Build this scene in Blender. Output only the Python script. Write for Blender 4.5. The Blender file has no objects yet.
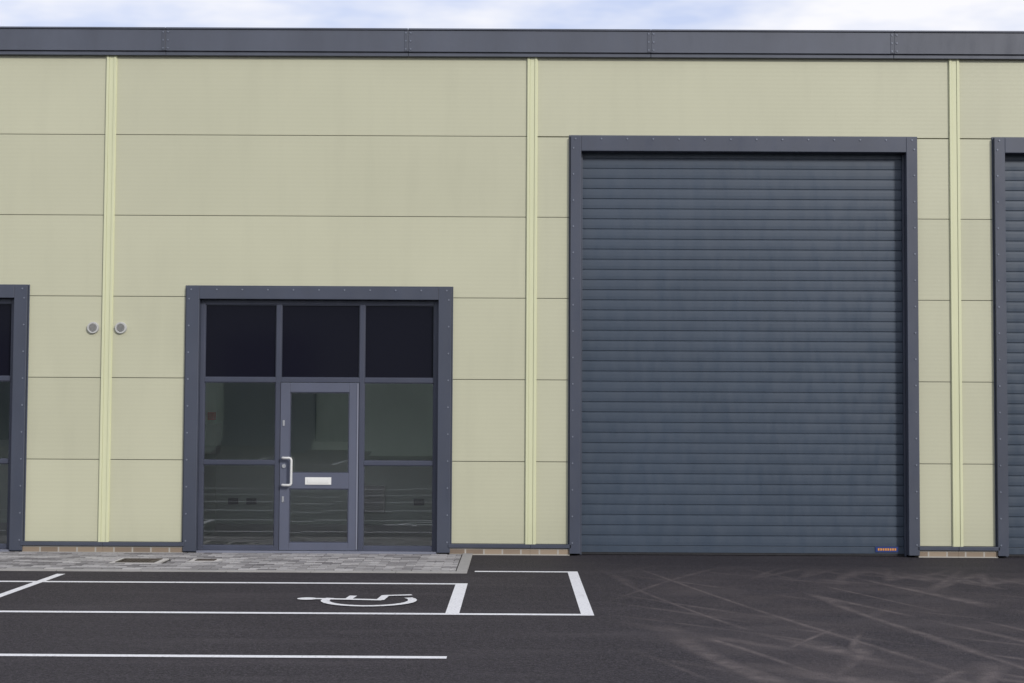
import bpy, math, random
import numpy as np
from mathutils import Vector, Matrix
random.seed(7); rng=np.random.default_rng(7)
scene=bpy.context.scene
W=5.2
# ------------------------------------------------------------------ helpers
def empty(name,parent=None):
    o=bpy.data.objects.new(name,None); scene.collection.objects.link(o); o.parent=parent; return o
class MB:
    def __init__(s): s.v=[];s.f=[];s.t=[]
    def box(s,x0,x1,y0,y1,z0,z1,t=0.5):
        n=len(s.v)
        s.v+=[(x0,y0,z0),(x1,y0,z0),(x1,y1,z0),(x0,y1,z0),(x0,y0,z1),(x1,y0,z1),(x1,y1,z1),(x0,y1,z1)]
        s.f+=[tuple(n+i for i in q) for q in ((0,3,2,1),(4,5,6,7),(0,1,5,4),(1,2,6,5),(2,3,7,6),(3,0,4,7))]
        s.t+=[t]*6
    def quad(s,a,b,c,d,t=0.5):
        n=len(s.v); s.v+=[a,b,c,d]; s.f.append((n,n+1,n+2,n+3)); s.t.append(t)
    def poly(s,pts,t=0.5):
        n=len(s.v); s.v+=list(pts); s.f.append(tuple(range(n,n+len(pts)))); s.t.append(t)
    def cyl(s,c,r,h,axis='y',n=12,t=0.5,r2=None):
        r2=r if r2 is None else r2
        k=len(s.v)
        for j,(rr,hh) in enumerate(((r,0),(r2,h))):
            for i in range(n):
                a=2*math.pi*i/n; u,w=rr*math.cos(a),rr*math.sin(a)
                s.v.append({'y':(c[0]+u,c[1]+hh,c[2]+w),'z':(c[0]+u,c[1]+w,c[2]+hh),'x':(c[0]+hh,c[1]+u,c[2]+w)}[axis])
        for i in range(n):
            s.f.append((k+i,k+(i+1)%n,k+n+(i+1)%n,k+n+i)); s.t.append(t)
        s.f.append(tuple(k+i for i in reversed(range(n)))); s.f.append(tuple(k+n+i for i in range(n))); s.t+=[t,t]
    def ring(s,c,ri,ro,y0,y1,n=28,t=.5):
        k=len(s.v)
        for i in range(n):
            a=2*math.pi*i/n; u,w=math.cos(a),math.sin(a)
            for (r,y) in ((ro,y1),(ro-.006,y0),(ri,y0),(ri,y1)): s.v.append((c[0]+u*r,y,c[2]+w*r))
        for i in range(n):
            j=(i+1)%n
            for q in range(3): s.f.append((k+i*4+q,k+i*4+q+1,k+j*4+q+1,k+j*4+q)); s.t.append(t)
    def obj(s,name,mat,parent=None,bevel=0,smooth=False):
        me=bpy.data.meshes.new(name); me.from_pydata(s.v,[],s.f); me.update()
        a=me.attributes.new('tone','FLOAT','FACE'); a.data.foreach_set('value',s.t)
        me.materials.append(mat)
        if smooth: me.polygons.foreach_set('use_smooth',[True]*len(me.polygons))
        o=bpy.data.objects.new(name,me); scene.collection.objects.link(o); o.parent=parent
        if bevel:
            m=o.modifiers.new('b','BEVEL'); m.width=bevel; m.segments=2; m.limit_method='ANGLE'
        return o
class NT:
    def __init__(s,name):
        s.m=bpy.data.materials.new(name); s.m.use_nodes=True; s.nt=s.m.node_tree; s.n=s.nt.nodes; s.l=s.nt.links
        s.b=s.n['Principled BSDF']; s.out=s.n['Material Output']
        s.geo=s.n.new('ShaderNodeNewGeometry'); s.P=s.geo.outputs['Position']
    def add(s,t,**k):
        n=s.n.new(t)
        for a,b in k.items(): setattr(n,a,b)
        return n
    def put(s,sock,v):
        if isinstance(v,bpy.types.NodeSocket): s.l.new(v,sock)
        else: sock.default_value=v
    def math(s,op,a,b=0.0,c=None,clamp=False):
        n=s.add('ShaderNodeMath',operation=op); n.use_clamp=clamp; s.put(n.inputs[0],a); s.put(n.inputs[1],b)
        if c is not None: s.put(n.inputs[2],c)
        return n.outputs[0]
    def mapv(s,sc=(1,1,1),loc=(0,0,0),rot=0):
        src=s.P
        if rot:
            q=s.add('ShaderNodeMapping'); s.l.new(src,q.inputs[0]); q.inputs['Rotation'].default_value=(0,0,rot); src=q.outputs[0]
        n=s.add('ShaderNodeMapping'); s.l.new(src,n.inputs[0]); n.inputs['Scale'].default_value=sc; n.inputs['Location'].default_value=loc
        return n.outputs[0]
    def noise(s,scale,detail=4,sc=None,loc=(0,0,0),rough=.55,rot=0):
        n=s.add('ShaderNodeTexNoise'); n.inputs['Scale'].default_value=scale; n.inputs['Detail'].default_value=detail; n.inputs['Roughness'].default_value=rough
        s.l.new(s.mapv(sc or (1,1,1),loc,rot),n.inputs['Vector']); return n.outputs['Fac']
    def ramp(s,f,a,b,lo=0,hi=1):
        n=s.add('ShaderNodeMapRange'); n.clamp=True; s.put(n.inputs[0],f); n.inputs[1].default_value=a; n.inputs[2].default_value=b; n.inputs[3].default_value=lo; n.inputs[4].default_value=hi
        return n.outputs[0]
    def mix(s,f,a,b,mode='MIX'):
        n=s.add('ShaderNodeMix',data_type='RGBA',blend_type=mode); s.put(n.inputs[0],f); s.put(n.inputs[6],a); s.put(n.inputs[7],b); return n.outputs[2]
    def tone(s):
        n=s.add('ShaderNodeAttribute',attribute_name='tone'); return n.outputs['Fac']
    def sep(s):
        n=s.add('ShaderNodeSeparateXYZ'); s.l.new(s.P,n.inputs[0]); return n.outputs
    def bump(s,h,st=.3,d=.01):
        n=s.add('ShaderNodeBump'); s.put(n.inputs['Height'],h); n.inputs['Strength'].default_value=st; n.inputs['Distance'].default_value=d
        s.l.new(n.outputs[0],s.b.inputs['Normal'])
    def fin(s,col,rough=.5,metal=0,spec=None):
        s.put(s.b.inputs['Base Color'],col); s.put(s.b.inputs['Roughness'],rough); s.b.inputs['Metallic'].default_value=metal
        if spec is not None: s.b.inputs['Specular IOR Level'].default_value=spec
        return s.m
def paint(name,col,rough=.45,var=.12,dirt=.15,metal=0):
    t=NT(name)
    n1=t.noise(1.3,3,(1,1,.5)); n2=t.noise(9,3,(1,1,.25))
    k=t.math('ADD',t.ramp(n1,.3,.7,1-var,1+var),t.ramp(n2,.35,.75,0,-dirt*.5))
    k=t.math('ADD',k,t.math('MULTIPLY',t.math('SUBTRACT',t.tone(),.5),.3))
    c=t.add('ShaderNodeCombineColor')
    for i in range(3): t.put(c.inputs[i],t.math('MULTIPLY',k,col[i]))
    return t.fin(c.outputs[0],t.ramp(n2,.3,.7,rough-.08,rough+.1),metal)
# ------------------------------------------------------------------ materials
def cladding(name,col,rib=True):
    t=NT(name); X=t.sep()
    n1=t.noise(.6,3); n2=t.noise(3.0,4,(1.2,1,.18)); n3=t.noise(60,1,(1,1,1))
    k=t.ramp(n1,.3,.7,.97,1.03)
    k=t.math('ADD',k,t.ramp(n2,.5,.85,0,-.06))
    k=t.math('ADD',k,t.math('MULTIPLY',t.math('SUBTRACT',t.tone(),.5),.06))
    k=t.math('ADD',k,t.math('MULTIPLY',t.math('SUBTRACT',n3,.5),.03))
    grime=t.ramp(X[2],.12,.5,-.06,0); k=t.math('ADD',k,grime)
    w=t.math('SINE',t.math('MULTIPLY',X[2],2*math.pi/.05))
    if rib: k=t.math('ADD',k,t.math('MULTIPLY',w,.009))
    c=t.add('ShaderNodeCombineColor')
    for i in range(3): t.put(c.inputs[i],t.math('MULTIPLY',k,col[i]))
    if rib: t.bump(t.math('ADD',t.math('MULTIPLY',w,.5),t.math('MULTIPLY',n1,1.5)),.12,.002)
    return t.fin(c.outputs[0],.45,0,.4)
M_clad=cladding('cladding_paint',(.495,.492,.358))
M_pil=cladding('pilaster_paint',(.61,.62,.41),False)
M_gap=paint('joint_seal',(.24,.23,.17),.8)
M_surr=paint('surround_paint',(.058,.067,.094),.42)
M_fascia=paint('fascia_paint',(.075,.084,.110),.45)
M_frame=paint('aluminium_frame_paint',(.056,.063,.092),.38)
M_door=paint('door_paint',(.098,.108,.150),.38)
M_roll=paint('roller_door_paint',(.048,.066,.094),.38,.05,.04)
M_alu=paint('satin_aluminium',(.62,.63,.65),.3,.05,.05,.7)
M_white=paint('white_plastic',(.72,.72,.70),.4,.05,.05)
M_vent=paint('vent_plastic',(.48,.48,.46),.5,.05,.1)
M_red=paint('red_plastic',(.7,.02,.03),.4)
M_black=paint('dark_void',(.015,.015,.018),.7)
M_mid=paint('vent_mesh',(.16,.16,.16),.7)
M_sock=paint('socket_grey',(.30,.31,.30),.5)
M_blue=paint('plate_blue',(.02,.04,.16),.4)
M_orange=paint('plate_lettering',(.7,.28,.05),.5)
M_spand=NT('spandrel_glass').fin((.009,.009,.016,1),.08,0,.25)
M_iwall=paint('interior_wall',(.80,.86,.79),.8,.03,.02)
M_ifloor=paint('interior_floor',(.50,.50,.48),.5,.1)
M_rail=paint('steel_trim',(.20,.21,.26),.4)
t=NT('window_glass'); t.n.remove(t.b)
tr=t.add('ShaderNodeBsdfTransparent'); tr.inputs[0].default_value=(.97,.98,.97,1)
gl=t.add('ShaderNodeBsdfGlossy'); gl.inputs['Roughness'].default_value=.008; gl.inputs[0].default_value=(.95,.97,1,1)
fr=t.add('ShaderNodeFresnel'); fr.inputs[0].default_value=2.3
mx=t.add('ShaderNodeMixShader'); t.l.new(fr.outputs[0],mx.inputs[0]); t.l.new(tr.outputs[0],mx.inputs[1]); t.l.new(gl.outputs[0],mx.inputs[2]); t.l.new(mx.outputs[0],t.out.inputs[0])
M_glass=t.m
# brick
t=NT('brick'); br=t.add('ShaderNodeTexBrick'); 
cm=t.add('ShaderNodeCombineXYZ'); X=t.sep(); t.l.new(X[0],cm.inputs[0]); t.l.new(X[2],cm.inputs[1]); t.l.new(cm.outputs[0],br.inputs['Vector'])
br.inputs['Scale'].default_value=1; br.inputs['Brick Width'].default_value=.225; br.inputs['Row Height'].default_value=.075; br.inputs['Mortar Size'].default_value=.01
br.inputs['Color1'].default_value=(.33,.26,.19,1); br.inputs['Color2'].default_value=(.19,.145,.11,1); br.inputs['Mortar'].default_value=(.40,.38,.34,1)
M_brick=t.fin(br.outputs[0],.9)
# pavers
t=NT('block_paver'); tn=t.tone(); n=t.noise(30,3); n2=t.noise(1.1,3)
c=t.mix(tn,(.125,.118,.124,1),(.46,.445,.445,1)); c=t.mix(t.ramp(n,.3,.7,0,.3),c,(.20,.19,.19,1)); c=t.mix(t.ramp(n2,.45,.7,0,.3),c,(.38,.37,.365,1))
t.bump(n,.4,.004); M_pave=t.fin(c,.85)
M_bed=paint('paving_joint_sand',(.045,.042,.04),.95)
M_kerb=paint('edging_concrete',(.31,.30,.29),.85)
M_iron=paint('cast_iron',(.06,.048,.04),.6,.3,.4)
# road paint (slightly worn)
t=NT('road_paint'); n=t.noise(40,3,rough=.75); n2=t.noise(3,2)
wear=t.math('MULTIPLY',t.ramp(n,.54,.66,0,1),t.ramp(n2,.35,.65,.15,.9))
c=t.mix(wear,(.74,.74,.76,1),(.16,.15,.16,1)); t.bump(n,.3,.003); M_line=t.fin(c,.6)
# tarmac
t=NT('tarmac'); X=t.sep()
agg=t.noise(70,2,rough=.8); med=t.noise(24,2,rough=.7); big=t.noise(.35,3); wisp=t.noise(1.3,4,(.35,1.6,1),rough=.6)
base=t.mix(t.ramp(agg,.38,.64),(.006,.005,.007,1),(.066,.057,.067,1))
base=t.mix(t.ramp(big,.35,.65,0,.35),base,(.044,.038,.045,1))
base=t.mix(t.ramp(med,.44,.62,0,.65),base,(.011,.009,.012,1))
base=t.mix(t.ramp(wisp,.50,.72,0,.38),base,(.072,.063,.069,1))
base=t.mix(t.ramp(X[1],-2.6,-1.0,0,.35),base,(.016,.014,.017,1))
brk=t.noise(6,3,rough=.8)
s1=t.noise(1,1,(1.35,.11,1),(1.7,0,0),rot=math.radians(-16),rough=.4)
s2=t.noise(1,1,(1.5,.13,1),(4,2,0),rot=math.radians(26),rough=.4)
s3=t.noise(1,1,(1.2,.12,1),(9,7,0),rot=math.radians(-42),rough=.4)
def ridge(s,w): return t.ramp(t.math('ABSOLUTE',t.math('SUBTRACT',s,.5)),w*.15,w,1,0)
brk2=t.noise(.6,2,loc=(3,1,0)); brk3=t.noise(.6,2,loc=(13,4,0)); brk4=t.noise(.6,2,loc=(23,8,0))
tot=t.math('MAXIMUM',t.math('MULTIPLY',ridge(s1,.036),t.ramp(brk2,.36,.52)),t.math('MULTIPLY',ridge(s2,.030),t.ramp(brk3,.38,.54)))
tot=t.math('MAXIMUM',tot,t.math('MULTIPLY',ridge(s3,.026),t.ramp(brk4,.40,.56,0,.8)))
reg=t.math('MULTIPLY',t.ramp(X[0],.6,1.4),t.math('MULTIPLY',t.ramp(X[0],14,9),t.ramp(X[1],-1.2,-2.6)))
dust=t.math('MULTIPLY',reg,t.ramp(t.noise(.8,4,(1,1.2,1),(5,5,0),rough=.65),.40,.68,0,.42))
base=t.mix(dust,base,(.085,.070,.070,1))
msk=t.math('MULTIPLY',t.math('MULTIPLY',tot,reg),t.ramp(brk,.34,.66,.2,1))
base=t.mix(t.math('MULTIPLY',msk,.62),base,(.175,.145,.140,1))
vox=t.add('ShaderNodeTexVoronoi'); vox.inputs['Scale'].default_value=22; t.l.new(t.P,vox.inputs['Vector'])
spot=t.math('MULTIPLY',t.ramp(vox.outputs['Distance'],.13,.07),t.ramp(brk2,.50,.60,.08,1))
base=t.mix(t.math('MULTIPLY',spot,.6),base,(.20,.19,.185,1))
t.bump(t.math('ADD',agg,med),.8,.009)
M_tar=t.fin(base,.8,0,.3)
t=NT('grass'); n=t.noise(.8,3); M_grass=t.fin(t.mix(n,(.03,.05,.015,1),(.07,.10,.03,1)),.95)
# ------------------------------------------------------------------ ground
g=MB(); g.quad((-900,-900,-.008),(900,-900,-.008),(900,900,-.008),(-900,900,-.008)); g.obj('ground',M_grass)
g=MB(); g.quad((-60,-45.5,-.004),(60,-45.5,-.004),(60,.4,-.004),(-60,.4,-.004)); g.obj('car_park_tarmac',M_tar)
mk=MB(); ZL=.0
def strip(x0,x1,y0,y1): mk.quad((x0,y0,ZL),(x1,y0,ZL),(x1,y1,ZL),(x0,y1,ZL))
strip(-9.9,-.66,-3.17,-3.07)
strip(-9.9,.50,-5.42,-5.32)
strip(-.78,-.66,-5.32,-3.17)
strip(.39,.50,-5.32,-1.98); strip(-.62,.50,-1.98,-1.88)
strip(-9.9,-.66,-7.70,-7.60)
strip(-5.03,-4.94,-5.32,-3.17); strip(-5.03,-4.94,-3.07,-2.4)
for y in (-10.05,-12.45,-14.85): strip(-9.9,-.66,y-.1,y)
for i in range(12): strip(-16+i*2.5,-15.9+i*2.5,-34,-29.2)
strip(-16,11.6,-29.2,-29.1)
mk.obj('parking_bay_markings',M_line)
sy=MB()
def band(pts,w):
    for (a,b) in zip(pts[:-1],pts[1:]):
        a=Vector(a);b=Vector(b);d=(b-a).normalized();n=Vector((-d.y,d.x))*w/2
        q=[a-n-d*w*.2,b-n+d*w*.2,b+n+d*w*.2,a+n-d*w*.2]; sy.quad(*[(p.x,p.y,.004+.00004*len(sy.f)) for p in q])
def disc(x,y,r,n=20): sy.poly([(x+r*1.1*math.cos(2*math.pi*i/n),y+r*math.sin(2*math.pi*i/n),.0038) for i in range(n)])
disc(-2.10,-4.40,.085)
band([(-2.0,-4.40),(-1.80,-4.42),(-1.42,-4.46)],.085)
band([(-1.42,-4.46),(-1.40,-4.14),(-1.17,-4.08)],.075)
band([(-1.72,-4.43),(-1.70,-4.18)],.07)
band([(-1.52+.40*math.cos(a),-4.50+.40*math.sin(a)) for a in [math.radians(q) for q in range(-200,31,12)]],.08)
sy.obj('wheelchair_bay_symbol',M_line)
# paving
pv=MB()
xr0,xr1,yr0,yr1=-9.7,-.82,-2.0,-.02
ny=int((yr1-yr0)/.105); 
for j in range(ny):
    y0=yr0+j*.105; off=(.105 if j%2 else 0)
    x=xr0-off
    while x<xr1:
        a=max(x,xr0); b=min(x+.205,xr1)
        if b-a>.03 and not (-4.80<(a+b)/2<-4.08 and -1.40<y0+.05<-.86) and not(-3.95<(a+b)/2<-3.52 and -1.14<y0+.05<-.86):
            h=.014+random.uniform(-.002,.002)
            pv.box(a,b-.010,y0,y0+.090,-.02,h,min(1,max(0,random.gauss(.45,.33))))
        x+=.21
pave=pv.obj('block_paving',M_pave)
b=MB(); b.box(xr0,xr1,yr0,yr1,-.03,.001); o=b.obj('paving_joint_bed',M_bed,pave)
b=MB()
b.box(xr1+.003,-.70,-2.0,-.02,-.05,.016)
x=xr0
while x<-.70:
    b.box(x,min(x+.91,-.70),-2.11,-2.004,-.05,.010); x+=.915
b.obj('edging_kerb',M_kerb,pave,bevel=.004)
def cover(name,x0,x1,y0,y1):
    b=MB(); b.box(x0,x1,y0,y0+.03,-.02,.022); b.box(x0,x1,y1-.03,y1,-.02,.022); b.box(x0,x0+.03,y0+.03,y1-.03,-.02,.022); b.box(x1-.03,x1,y0+.03,y1-.03,-.02,.022)
    b.box(x0+.035,x1-.035,y0+.035,y1-.035,-.02,.010)
    n=int((x1-x0-.1)/.05)
    for i in range(n):
        for j in range(int((y1-y0-.1)/.05)):
            b.box(x0+.06+i*.05,x0+.085+i*.05,y0+.06+j*.05,y0+.085+j*.05,.010,.018)
    c=MB(); e=.06
    c.box(x0-e,x1+e,y0-e,y0-.002,-.02,.015); c.box(x0-e,x1+e,y1+.002,y1+e,-.02,.015); c.box(x0-e,x0-.002,y0,y1,-.02,.015); c.box(x1+.002,x1+e,y0,y1,-.02,.015)
    o=b.obj(name,M_iron); c.obj('concrete_collar',paint('collar_concrete',(.50,.48,.46),.9),o)
cover('manhole_cover',-4.70,-4.26,-1.34,-.92)
cover('manhole_cover',-3.85,-3.63,-1.10,-.93)
# ------------------------------------------------------------------ building
B=empty('industrial_unit_building')
ZT=6.13; rows=[.13,1.13,2.13,3.13,4.13,5.13,ZT]
kinds={-3:'R',-2:'W',-1:'W',0:'R',1:'R',2:'W'}
pn=MB()
def panel(x0,x1,z0,z1,t): 
    if x1-x0>.01 and z1-z0>.01: pn.box(x0,x1,0,.03,z0,z1,t)
for k,kind in kinds.items():
    bx=k*W; c=bx+W/2
    hw,ht=(1.60,3.23) if kind=='W' else (2.10,5.12)
    for i in range(6):
        z0,z1=rows[i]+.004,rows[i+1]-.004; tl=random.random(); tr_=tl if kind=='W' else random.random()
        L,R=bx+.03,bx+W-.03
        if z0<ht:
            zz=min(z1,ht)
            panel(L,c-hw,z0,zz,tl); panel(c+hw,R,z0,zz,tr_)
            if z1>ht: panel(L,R,ht,z1,tl)
        else: panel(L,R,z0,z1,tl)
pn.obj('cladding_panels',M_clad,B)
bk=MB()
for k,kind in kinds.items():
    bx=k*W; c=bx+W/2; hw,ht=(1.60,3.23) if kind=='W' else (2.10,5.12)
    bk.box(bx,c-hw,.033,.10,0.0,ht); bk.box(c+hw,bx+W,.033,.10,0.0,ht); bk.box(bx,bx+W,.033,.10,ht,ZT)
bk.obj('wall_core',M_gap,B)
bb=MB()
for k,kind in kinds.items():
    bx=k*W; c=bx+W/2; hw=1.62 if kind=='W' else 2.12
    bb.box(bx+.001,c-hw,-.030,.032,-.02,.084); bb.box(c+hw,bx+W-.001,-.030,.032,-.02,.084)
bb.obj('brick_plinth',M_brick,B)
pl=MB()
for k in range(-3,4):
    x=k*W
    pl.box(x-.068,x+.068,-.010,-.001,.125,ZT-.01,.3)
    pl.box(x-.060,x-.030,-.026,-.010,.125,ZT-.01,.5); pl.box(x+.030,x+.060,-.026,-.010,.125,ZT-.01,.5)
    pl.box(x-.029,x+.029,-.018,-.010,.125,ZT-.01,.7)
pl.obj('pilaster_flashings',M_pil,B,bevel=.003)
sf=MB()
for k,kind in kinds.items():
    bx=k*W; c=bx+W/2; hw=1.60 if kind=='W' else 2.10
    for a,b_ in ((bx+.002,c-hw-.005),(c+hw+.005,bx+W-.002)):
        sf.box(a,b_,-.060,-.028,.085,.130)
        sf.box(a,b_,-.0279,.012,.101,.1295)
sf.obj('sill_flashings',M_surr,B,bevel=.003)
# fascia
fa=MB(); x=-4.52-2.99*4
sc=MB()
while x<15.5:
    a=max(x,-15.62); b_=min(x+2.985,15.62)
    if b_>a:
        t_=random.random()
        fa.box(a,b_,-.085,.3,6.158,6.425,t_); fa.box(a,b_,-.100,.3,6.426,6.448,.9)
        fa.box(a,b_,-.060,.1,6.108,6.157,.8)
        if x>-15.5: fa.box(x-.05,x-.001,-.089,-.08,6.163,6.42,.2)
        for z in (6.19,6.29,6.39):
            for dx in (-.03,.03): sc.cyl((x+dx,-.095,z),.009,.012,n=8)
    x+=2.99
fa.obj('roof_fascia',M_fascia,B,bevel=.004)
# roof deck with an unseen rooflight added to brighten each lobby, rear and side walls
rb=MB(); rl=MB()
ry0,ry1=.75,3.05
wins=sorted(k*W+W/2 for k,kk in kinds.items() if kk=='W')
rb.box(-15.60,15.60,.301,ry0,6.13,6.40); rb.box(-15.60,15.60,ry1,30,6.13,6.40)
xx=-15.6
for c in wins:
    rb.box(xx,c-1.6,ry0+.001,ry1-.001,6.13,6.40); xx=c+1.6
    rl.quad((c-1.62,ry0-.02,6.42),(c+1.62,ry0-.02,6.42),(c+1.62,ry1+.02,6.42),(c-1.62,ry1+.02,6.42))
rb.box(xx,15.6,ry0+.001,ry1-.001,6.13,6.40)
rb.box(-15.6,15.6,29.8,30,0,6.129); rb.box(-15.6,-15.4,.101,29.79,0,6.129); rb.box(15.4,15.6,.101,29.79,0,6.129)
rb.obj('roof_and_side_walls',M_clad,B)
rl.obj('added_rooflights',M_glass,B)
# surrounds
su=MB()
def surround(c,ho,hi,zo,zi,yf):
    su.box(c-ho,c-hi,yf,.16,.02,zo,.5); su.box(c+hi,c+ho,yf,.16,.02,zo,.5)
    su.box(c-hi+.001,c+hi-.001,yf+.001,.16,zi,zo-.001,.55)
    su.box(c-ho-.018,c-ho-.0005,-.012,-.001,.03,zo+.018,.7); su.box(c+ho+.0005,c+ho+.018,-.012,-.001,.03,zo+.018,.7); su.box(c-ho,c+ho,-.012,-.001,zo+.0005,zo+.018,.7)
    n=int((zo-.2)/.32)
    for i in range(n+1):
        z=.15+i*(zo-.3)/n
        for s in (-1,1): sc.cyl((c+s*(ho-.035),yf-.008,z),.010,.012,n=8)
    n=int(2*ho/.32)
    for i in range(n+1):
        x=c-ho+.06+i*(2*ho-.12)/n; sc.cyl((x,yf-.008,zo-.035),.010,.012,n=8)
for k,kind in kinds.items():
    c=k*W+W/2
    if kind=='W': surround(c,1.625,1.465,3.25,3.10,-.05)
    else: surround(c,2.125,1.995,5.13,4.945,-.06)
su.obj('opening_surrounds',M_surr,B,bevel=.005)
sc.obj('fixing_screws',paint('screw_heads',(.20,.22,.27),.35,.1,.1,.2),B)
# roller doors
for k,kind in kinds.items():
    if kind!='R': continue
    c=k*W+W/2
    rd=MB(); x0,x1=c-2.02,c+2.02; yb=.10
    pitch=.1255; prof=[(.045,yb)]
    ns=39; 
    for i in range(ns):
        z=.045+.06+i*pitch
        prof+=[(z+.002,yb+.009),(z+.008,yb+.008),(z+.011,yb-.0005),(z+.05,yb-.0020),(z+.095,yb-.0012),(z+.119,yb),(z+.1225,yb+.009)]
    for i,((za,ya),(zb,yb2)) in enumerate(zip(prof[:-1],prof[1:])):
        random.seed(i//7+100*k); tt=.5+random.uniform(-.06,.06)
        rd.quad((x0,ya,za),(x1,ya,za),(x1,yb2,zb),(x0,yb2,zb),tt)
    rd.box(x0,x1,yb-.010,yb+.02,.03,.104,.45)
    R=rd.obj('roller_shutter_door',M_roll,B)
    b=MB(); b.box(x0,x1,yb-.004,yb+.015,.002,.029); b.obj('rubber_seal',M_black,R)
    b=MB(); b.box(c-1.994,c-1.972,.05,.088,.0,4.94); b.box(c+1.972,c+1.994,.05,.088,.0,4.94); b.obj('guide_rails',M_surr,R,bevel=.003)
    b=MB(); b.box(c+1.62,c+1.90,yb-.020,yb-.0105,.048,.115); pl_=b.obj('maker_plate',M_blue,R)
    b=MB()
    for i in range(8): b.box(c+1.650+i*.029,c+1.669+i*.029,yb-.0225,yb-.0205,.068,.095)
    b.obj('plate_lettering',M_orange,pl_)
# windows
def window(c,mirror=1):
    X=lambda a:c+mirror*a
    def bx(b,a0,a1,*r):
        q=sorted((X(a0),X(a1))); b.box(q[0],q[1],*r)
    Wn=empty('glazed_entrance',B)
    f=MB(); y0,y1=.045,.11
    L,R=-1.464,1.464
    m1,m2=-.50,.525
    bx(f,L,L+.055,y0,y1,.03,3.095); bx(f,R-.055,R,y0,y1,.03,3.095)
    for m in (m1,m2): bx(f,m-.03,m+.03,y0-.001,y1,.03,3.04)
    bx(f,L+.0555,R-.0555,y0,y1,3.041,3.095)
    cells=[(L+.055,m1-.03),(m1+.03,m2-.03),(m2+.03,R-.055)]
    for i,(a,b_) in enumerate(cells):
        bx(f,a+.0003,b_-.0003,y0,y1,2.085,2.14)
        if i!=1:
            bx(f,a+.0003,b_-.0003,y0,y1,1.075,1.125); bx(f,a+.0003,b_-.0003,y0,y1,.03,.085)
    f.obj('frame_members',M_frame,Wn,bevel=.004)
    bd=MB()
    for i,(a,b_) in enumerate(cells):
        for z0,z1 in ([(2.14,3.041)]+([(1.125,2.085),(.085,1.075)] if i!=1 else [])):
            bx(bd,a,a+.010,y0+.014,y0+.03,z0,z1); bx(bd,b_-.010,b_,y0+.014,y0+.03,z0,z1); bx(bd,a+.0101,b_-.0101,y0+.014,y0+.03,z0,z0+.010); bx(bd,a+.0101,b_-.0101,y0+.014,y0+.03,z1-.010,z1)
    bd.obj('glazing_beads',M_frame,Wn)
    s=MB(); g=MB()
    for i,(a,b_) in enumerate(cells):
        q=sorted((X(a),X(b_))); s.box(q[0]+.001,q[1]-.001,y0+.031,y0+.05,2.141,3.04)
        if i!=1:
            for z0,z1 in ((1.126,2.084),(.086,1.074)):
                e=[random.uniform(-.0012,.0012) for _ in range(4)]; y=y0+.032
                g.quad((q[0],y+e[0],z0),(q[1],y+e[1],z0),(q[1],y+e[2],z1),(q[0],y+e[3],z1))
    s.obj('spandrel_panes',M_spand,Wn)
    b=MB(); bx(b,L,R,-.03,.044,.0,.029); b.obj('threshold',M_rail,Wn,bevel=.003)
    D=empty('entrance_door',Wn); d=MB(); a,b_=cells[1]; a+=.004; b_-=.004
    ya,yb=y0-.012,y1-.01; sl=.115
    bx(d,a,a+sl,ya,yb,.034,2.08); bx(d,b_-sl,b_,ya,yb,.034,2.08)
    bx(d,a+sl+.0002,b_-sl-.0002,ya,yb,1.965,2.08); bx(d,a+sl+.0002,b_-sl-.0002,ya,yb,.785,.975); bx(d,a+sl+.0002,b_-sl-.0002,ya,yb,.034,.125)
    d.obj('door_leaf',M_door,D,bevel=.004)
    q=sorted((X(a+sl),X(b_-sl)))
    for z0,z1 in ((.975,1.965),(.125,.785)): g.quad((q[0],ya+.03,z0),(q[1],ya+.0305,z0),(q[1],ya+.03,z1),(q[0],ya+.031,z1))
    g.obj('glass_panes',M_glass,Wn)
    b=MB()
    for (z0,z1) in ((.975,1.965),(.125,.785)):
        for u0,u1,w0,w1 in ((a+sl,a+sl+.012,z0,z1),(b_-sl-.012,b_-sl,z0,z1),(a+sl+.0121,b_-sl-.0121,z0,z0+.012),(a+sl+.0121,b_-sl-.0121,z1-.012,z1)):
            bx(b,u0,u1,ya+.012,ya+.028,w0,w1)
    b.obj('door_beads',M_frame,D)
    b=MB(); bx(b,b_-.018,b_-.004,ya-.008,ya-.0005,.05,2.07); b.obj('hinge_strip',M_rail,D)
    b=MB(); bx(b,-.155,.165,ya-.008,ya-.0005,.835,.925); bx(b,-.125,.135,ya-.013,ya-.0082,.855,.905)
    b.obj('letter_plate',M_white,D,bevel=.002)
    b=MB(); 
    for z in (1.55,.62): bx(b,a+.03,a+.055,ya-.008,ya-.0005,z,z+.07)
    b.cyl((X(a+.05),ya-.014,1.06),.024,.0135,n=16)
    b.obj('lock_fittings',M_alu,D)
    cu=bpy.data.curves.new('pull_handle','CURVE'); cu.dimensions='3D'; cu.bevel_depth=.015; cu.bevel_resolution=4
    sp=cu.splines.new('POLY'); pts=[(a+.04,ya,.83),(a+.04,ya-.055,.83),(a+.055,ya-.068,.83),(a+.125,ya-.07,.83),(a+.142,ya-.07,.837),(a+.15,ya-.07,.855),(a+.15,ya-.07,1.135),(a+.142,ya-.07,1.153),(a+.125,ya-.07,1.16),(a+.055,ya-.068,1.16),(a+.04,ya-.055,1.16),(a+.04,ya,1.16)]
    sp.points.add(len(pts)-1)
    for p,co in zip(sp.points,pts): p.co=(X(co[0]),co[1],co[2],1)
    h=bpy.data.objects.new('pull_handle',cu); scene.collection.objects.link(h); cu.materials.append(M_white); h.parent=D
    # lobby, made full height so the added rooflight brightens it
    Rm=empty('lobby_room',Wn); r=MB(); q=sorted((X(-1.86),X(2.3))); yk=3.1
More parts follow.
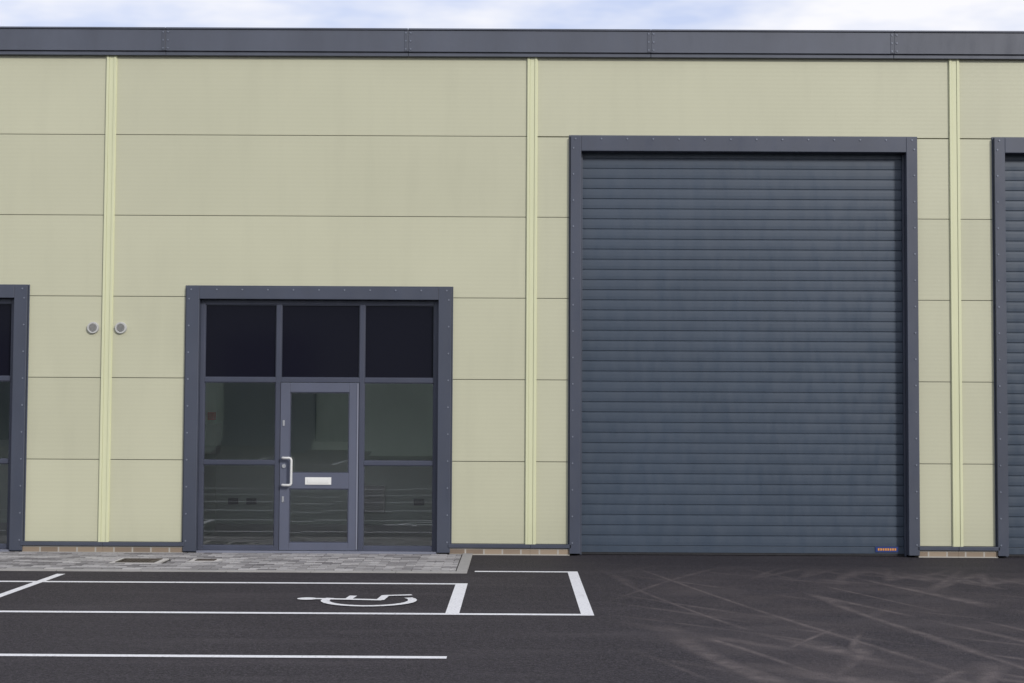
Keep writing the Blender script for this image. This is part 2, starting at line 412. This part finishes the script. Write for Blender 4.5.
    r.box(q[0],q[1],yk,yk+.1,0,6.12); r.box(q[0]-.1,q[0],.17,yk+.1,0,6.12); r.box(q[1],q[1]+.1,.17,yk+.1,0,6.12)
    r.box(q[0]-.1,c-1.47,.112,.169,0,6.12)
    r.box(c+1.47,q[1]+.1,.112,.169,0,6.12)
    r.box(c-1.469,c+1.469,.161,.169,3.10,6.12)
    r.obj('room_walls',M_iwall,Rm)
    b=MB(); b.box(q[0],q[1],.12,yk,-.003,.02); b.obj('room_floor',M_ifloor,Rm)
    b=MB(); b.box(q[0],q[1],yk-.02,yk-.0005,.0201,.12); b.obj('skirting',M_white,Rm)
    b=MB()
    for sx in (-1.68,-1.42,.97): bx(b,sx,sx+.146,yk-.012,yk-.0005,.40,.486)
    b.obj('wall_sockets',M_sock,Rm,bevel=.003)
    b=MB(); bx(b,.18,.56,yk-.09,yk-.0005,.30,.68)
    for i in range(7): bx(b,.21,.53,yk-.098,yk-.0905,.34+i*.045,.36+i*.045)
    b.obj('panel_heater',M_white,Rm,bevel=.004)
    b=MB(); bx(b,-1.859,-1.72,2.35,2.75,1.25,1.55); bx(b,-1.859,-1.70,2.3,2.6,1.13,1.24); b.obj('alarm_panel',M_white,Rm,bevel=.006)
    b=MB(); bx(b,-1.859,-1.77,2.45,2.60,1.60,1.71); b.obj('fire_call_point',M_red,Rm,bevel=.004)
    b=MB(); bx(b,-.45,.05,yk-.02,yk-.0005,1.30,2.15); b.obj('notice_board',paint('board_grey',(.5,.56,.5),.6),Rm,bevel=.004)
for k,kind in kinds.items():
    if kind=='W': window(k*W+W/2, 1 if k in (-1,) else -1)
vb=empty('wall_vents',B)
for x in (-5.37,-5.03):
    b=MB(); b.ring((x,0,2.74),.050,.074,-.034,-.001); b.obj('vent_cowl',M_vent,vb)
    b=MB(); b.cyl((x,-.012,2.74),.052,.010,n=24); b.obj('vent_mesh',M_mid,vb)
    b=MB()
    for i in range(-3,4):
        z=2.74+i*.013; hw=math.sqrt(.048**2-(i*.013)**2); b.box(x-hw,x+hw,-.030,-.014,z-.0025,z+.0025)
    b.obj('vent_louvres',M_vent,vb)
# ------------------------------------------------------------------ far side of the yard (seen as reflections)
O=empty('warehouse_building')
b=MB(); b.box(-48,48,-60,-46,0,8.6); b.obj('walls',paint('sage_cladding',(.40,.47,.38),.6),O)
b=MB(); b.box(-48.2,48.2,-60.2,-45.8,8.601,9.0); b.obj('roof_edge',M_fascia,O)
b=MB()
for i in range(9): x=-43+i*10.7; b.box(x-2,x+2,-45.99,-45.9,0,5)
b.obj('roller_doors',M_roll,O)
# ------------------------------------------------------------------ world & sun
az=math.radians(36); el=math.radians(26)
sd=Vector((math.sin(az)*math.cos(el),-math.cos(az)*math.cos(el),math.sin(el)))
w=bpy.data.worlds.new('World'); scene.world=w; w.use_nodes=True; nt=w.node_tree; N=nt.nodes; Lk=nt.links
bg=N['Background']; bg.inputs[1].default_value=.128
sky=N.new('ShaderNodeTexSky'); sky.sky_type='NISHITA'; sky.sun_disc=False; sky.sun_elevation=el; sky.sun_rotation=math.pi-az; sky.dust_density=2
tc=N.new('ShaderNodeTexCoord'); mp=N.new('ShaderNodeMapping'); mp.inputs['Scale'].default_value=(1,1,3); mp.inputs['Location'].default_value=(.35,0,.2)
nz=N.new('ShaderNodeTexNoise'); nz.inputs['Scale'].default_value=3.4; nz.inputs['Detail'].default_value=5; nz.inputs['Roughness'].default_value=.58
mr=N.new('ShaderNodeMapRange'); mr.inputs[1].default_value=.41; mr.inputs[2].default_value=.57
mx=N.new('ShaderNodeMix'); mx.data_type='RGBA'; mx.inputs[7].default_value=(7.6,7.6,7.9,1)
m0=N.new('ShaderNodeMix'); m0.data_type='RGBA'; m0.inputs[0].default_value=.8; m0.inputs[7].default_value=(5.2,5.8,7.8,1)
Lk.new(tc.outputs['Generated'],mp.inputs[0]); Lk.new(mp.outputs[0],nz.inputs['Vector']); Lk.new(nz.outputs['Fac'],mr.inputs[0]); Lk.new(mr.outputs[0],mx.inputs[0])
Lk.new(sky.outputs[0],m0.inputs[6]); Lk.new(m0.outputs[2],mx.inputs[6]); Lk.new(mx.outputs[2],bg.inputs[0])
ld=bpy.data.lights.new('sun','SUN'); ld.energy=2.35; ld.angle=math.radians(7); ld.color=(1,.965,.92)
lo=bpy.data.objects.new('sun',ld); scene.collection.objects.link(lo); lo.rotation_euler=(-sd).to_track_quat('-Z','Y').to_euler(); lo.location=(20,-30,30)
# ------------------------------------------------------------------ camera
a,p,r=.0032,.0466,.0053
F=Vector((-math.sin(a)*math.cos(p),math.cos(a)*math.cos(p),math.sin(p))); R0=Vector((math.cos(a),math.sin(a),0)); U0=R0.cross(F)
R=R0*math.cos(r)+U0*math.sin(r); U=-R0*math.sin(r)+U0*math.cos(r)
cd=bpy.data.cameras.new('camera'); cam=bpy.data.objects.new('camera',cd); scene.collection.objects.link(cam)
m=Matrix((R,U,-F)).transposed().to_4x4(); m.translation=Vector((-.1754,-18.3595,1.7415)); cam.matrix_world=m
cd.sensor_width=36; cd.lens=1500*36/1024; cd.clip_end=3000; scene.camera=cam
scene.view_settings.view_transform='Standard'; scene.view_settings.look='None'; scene.view_settings.exposure=0
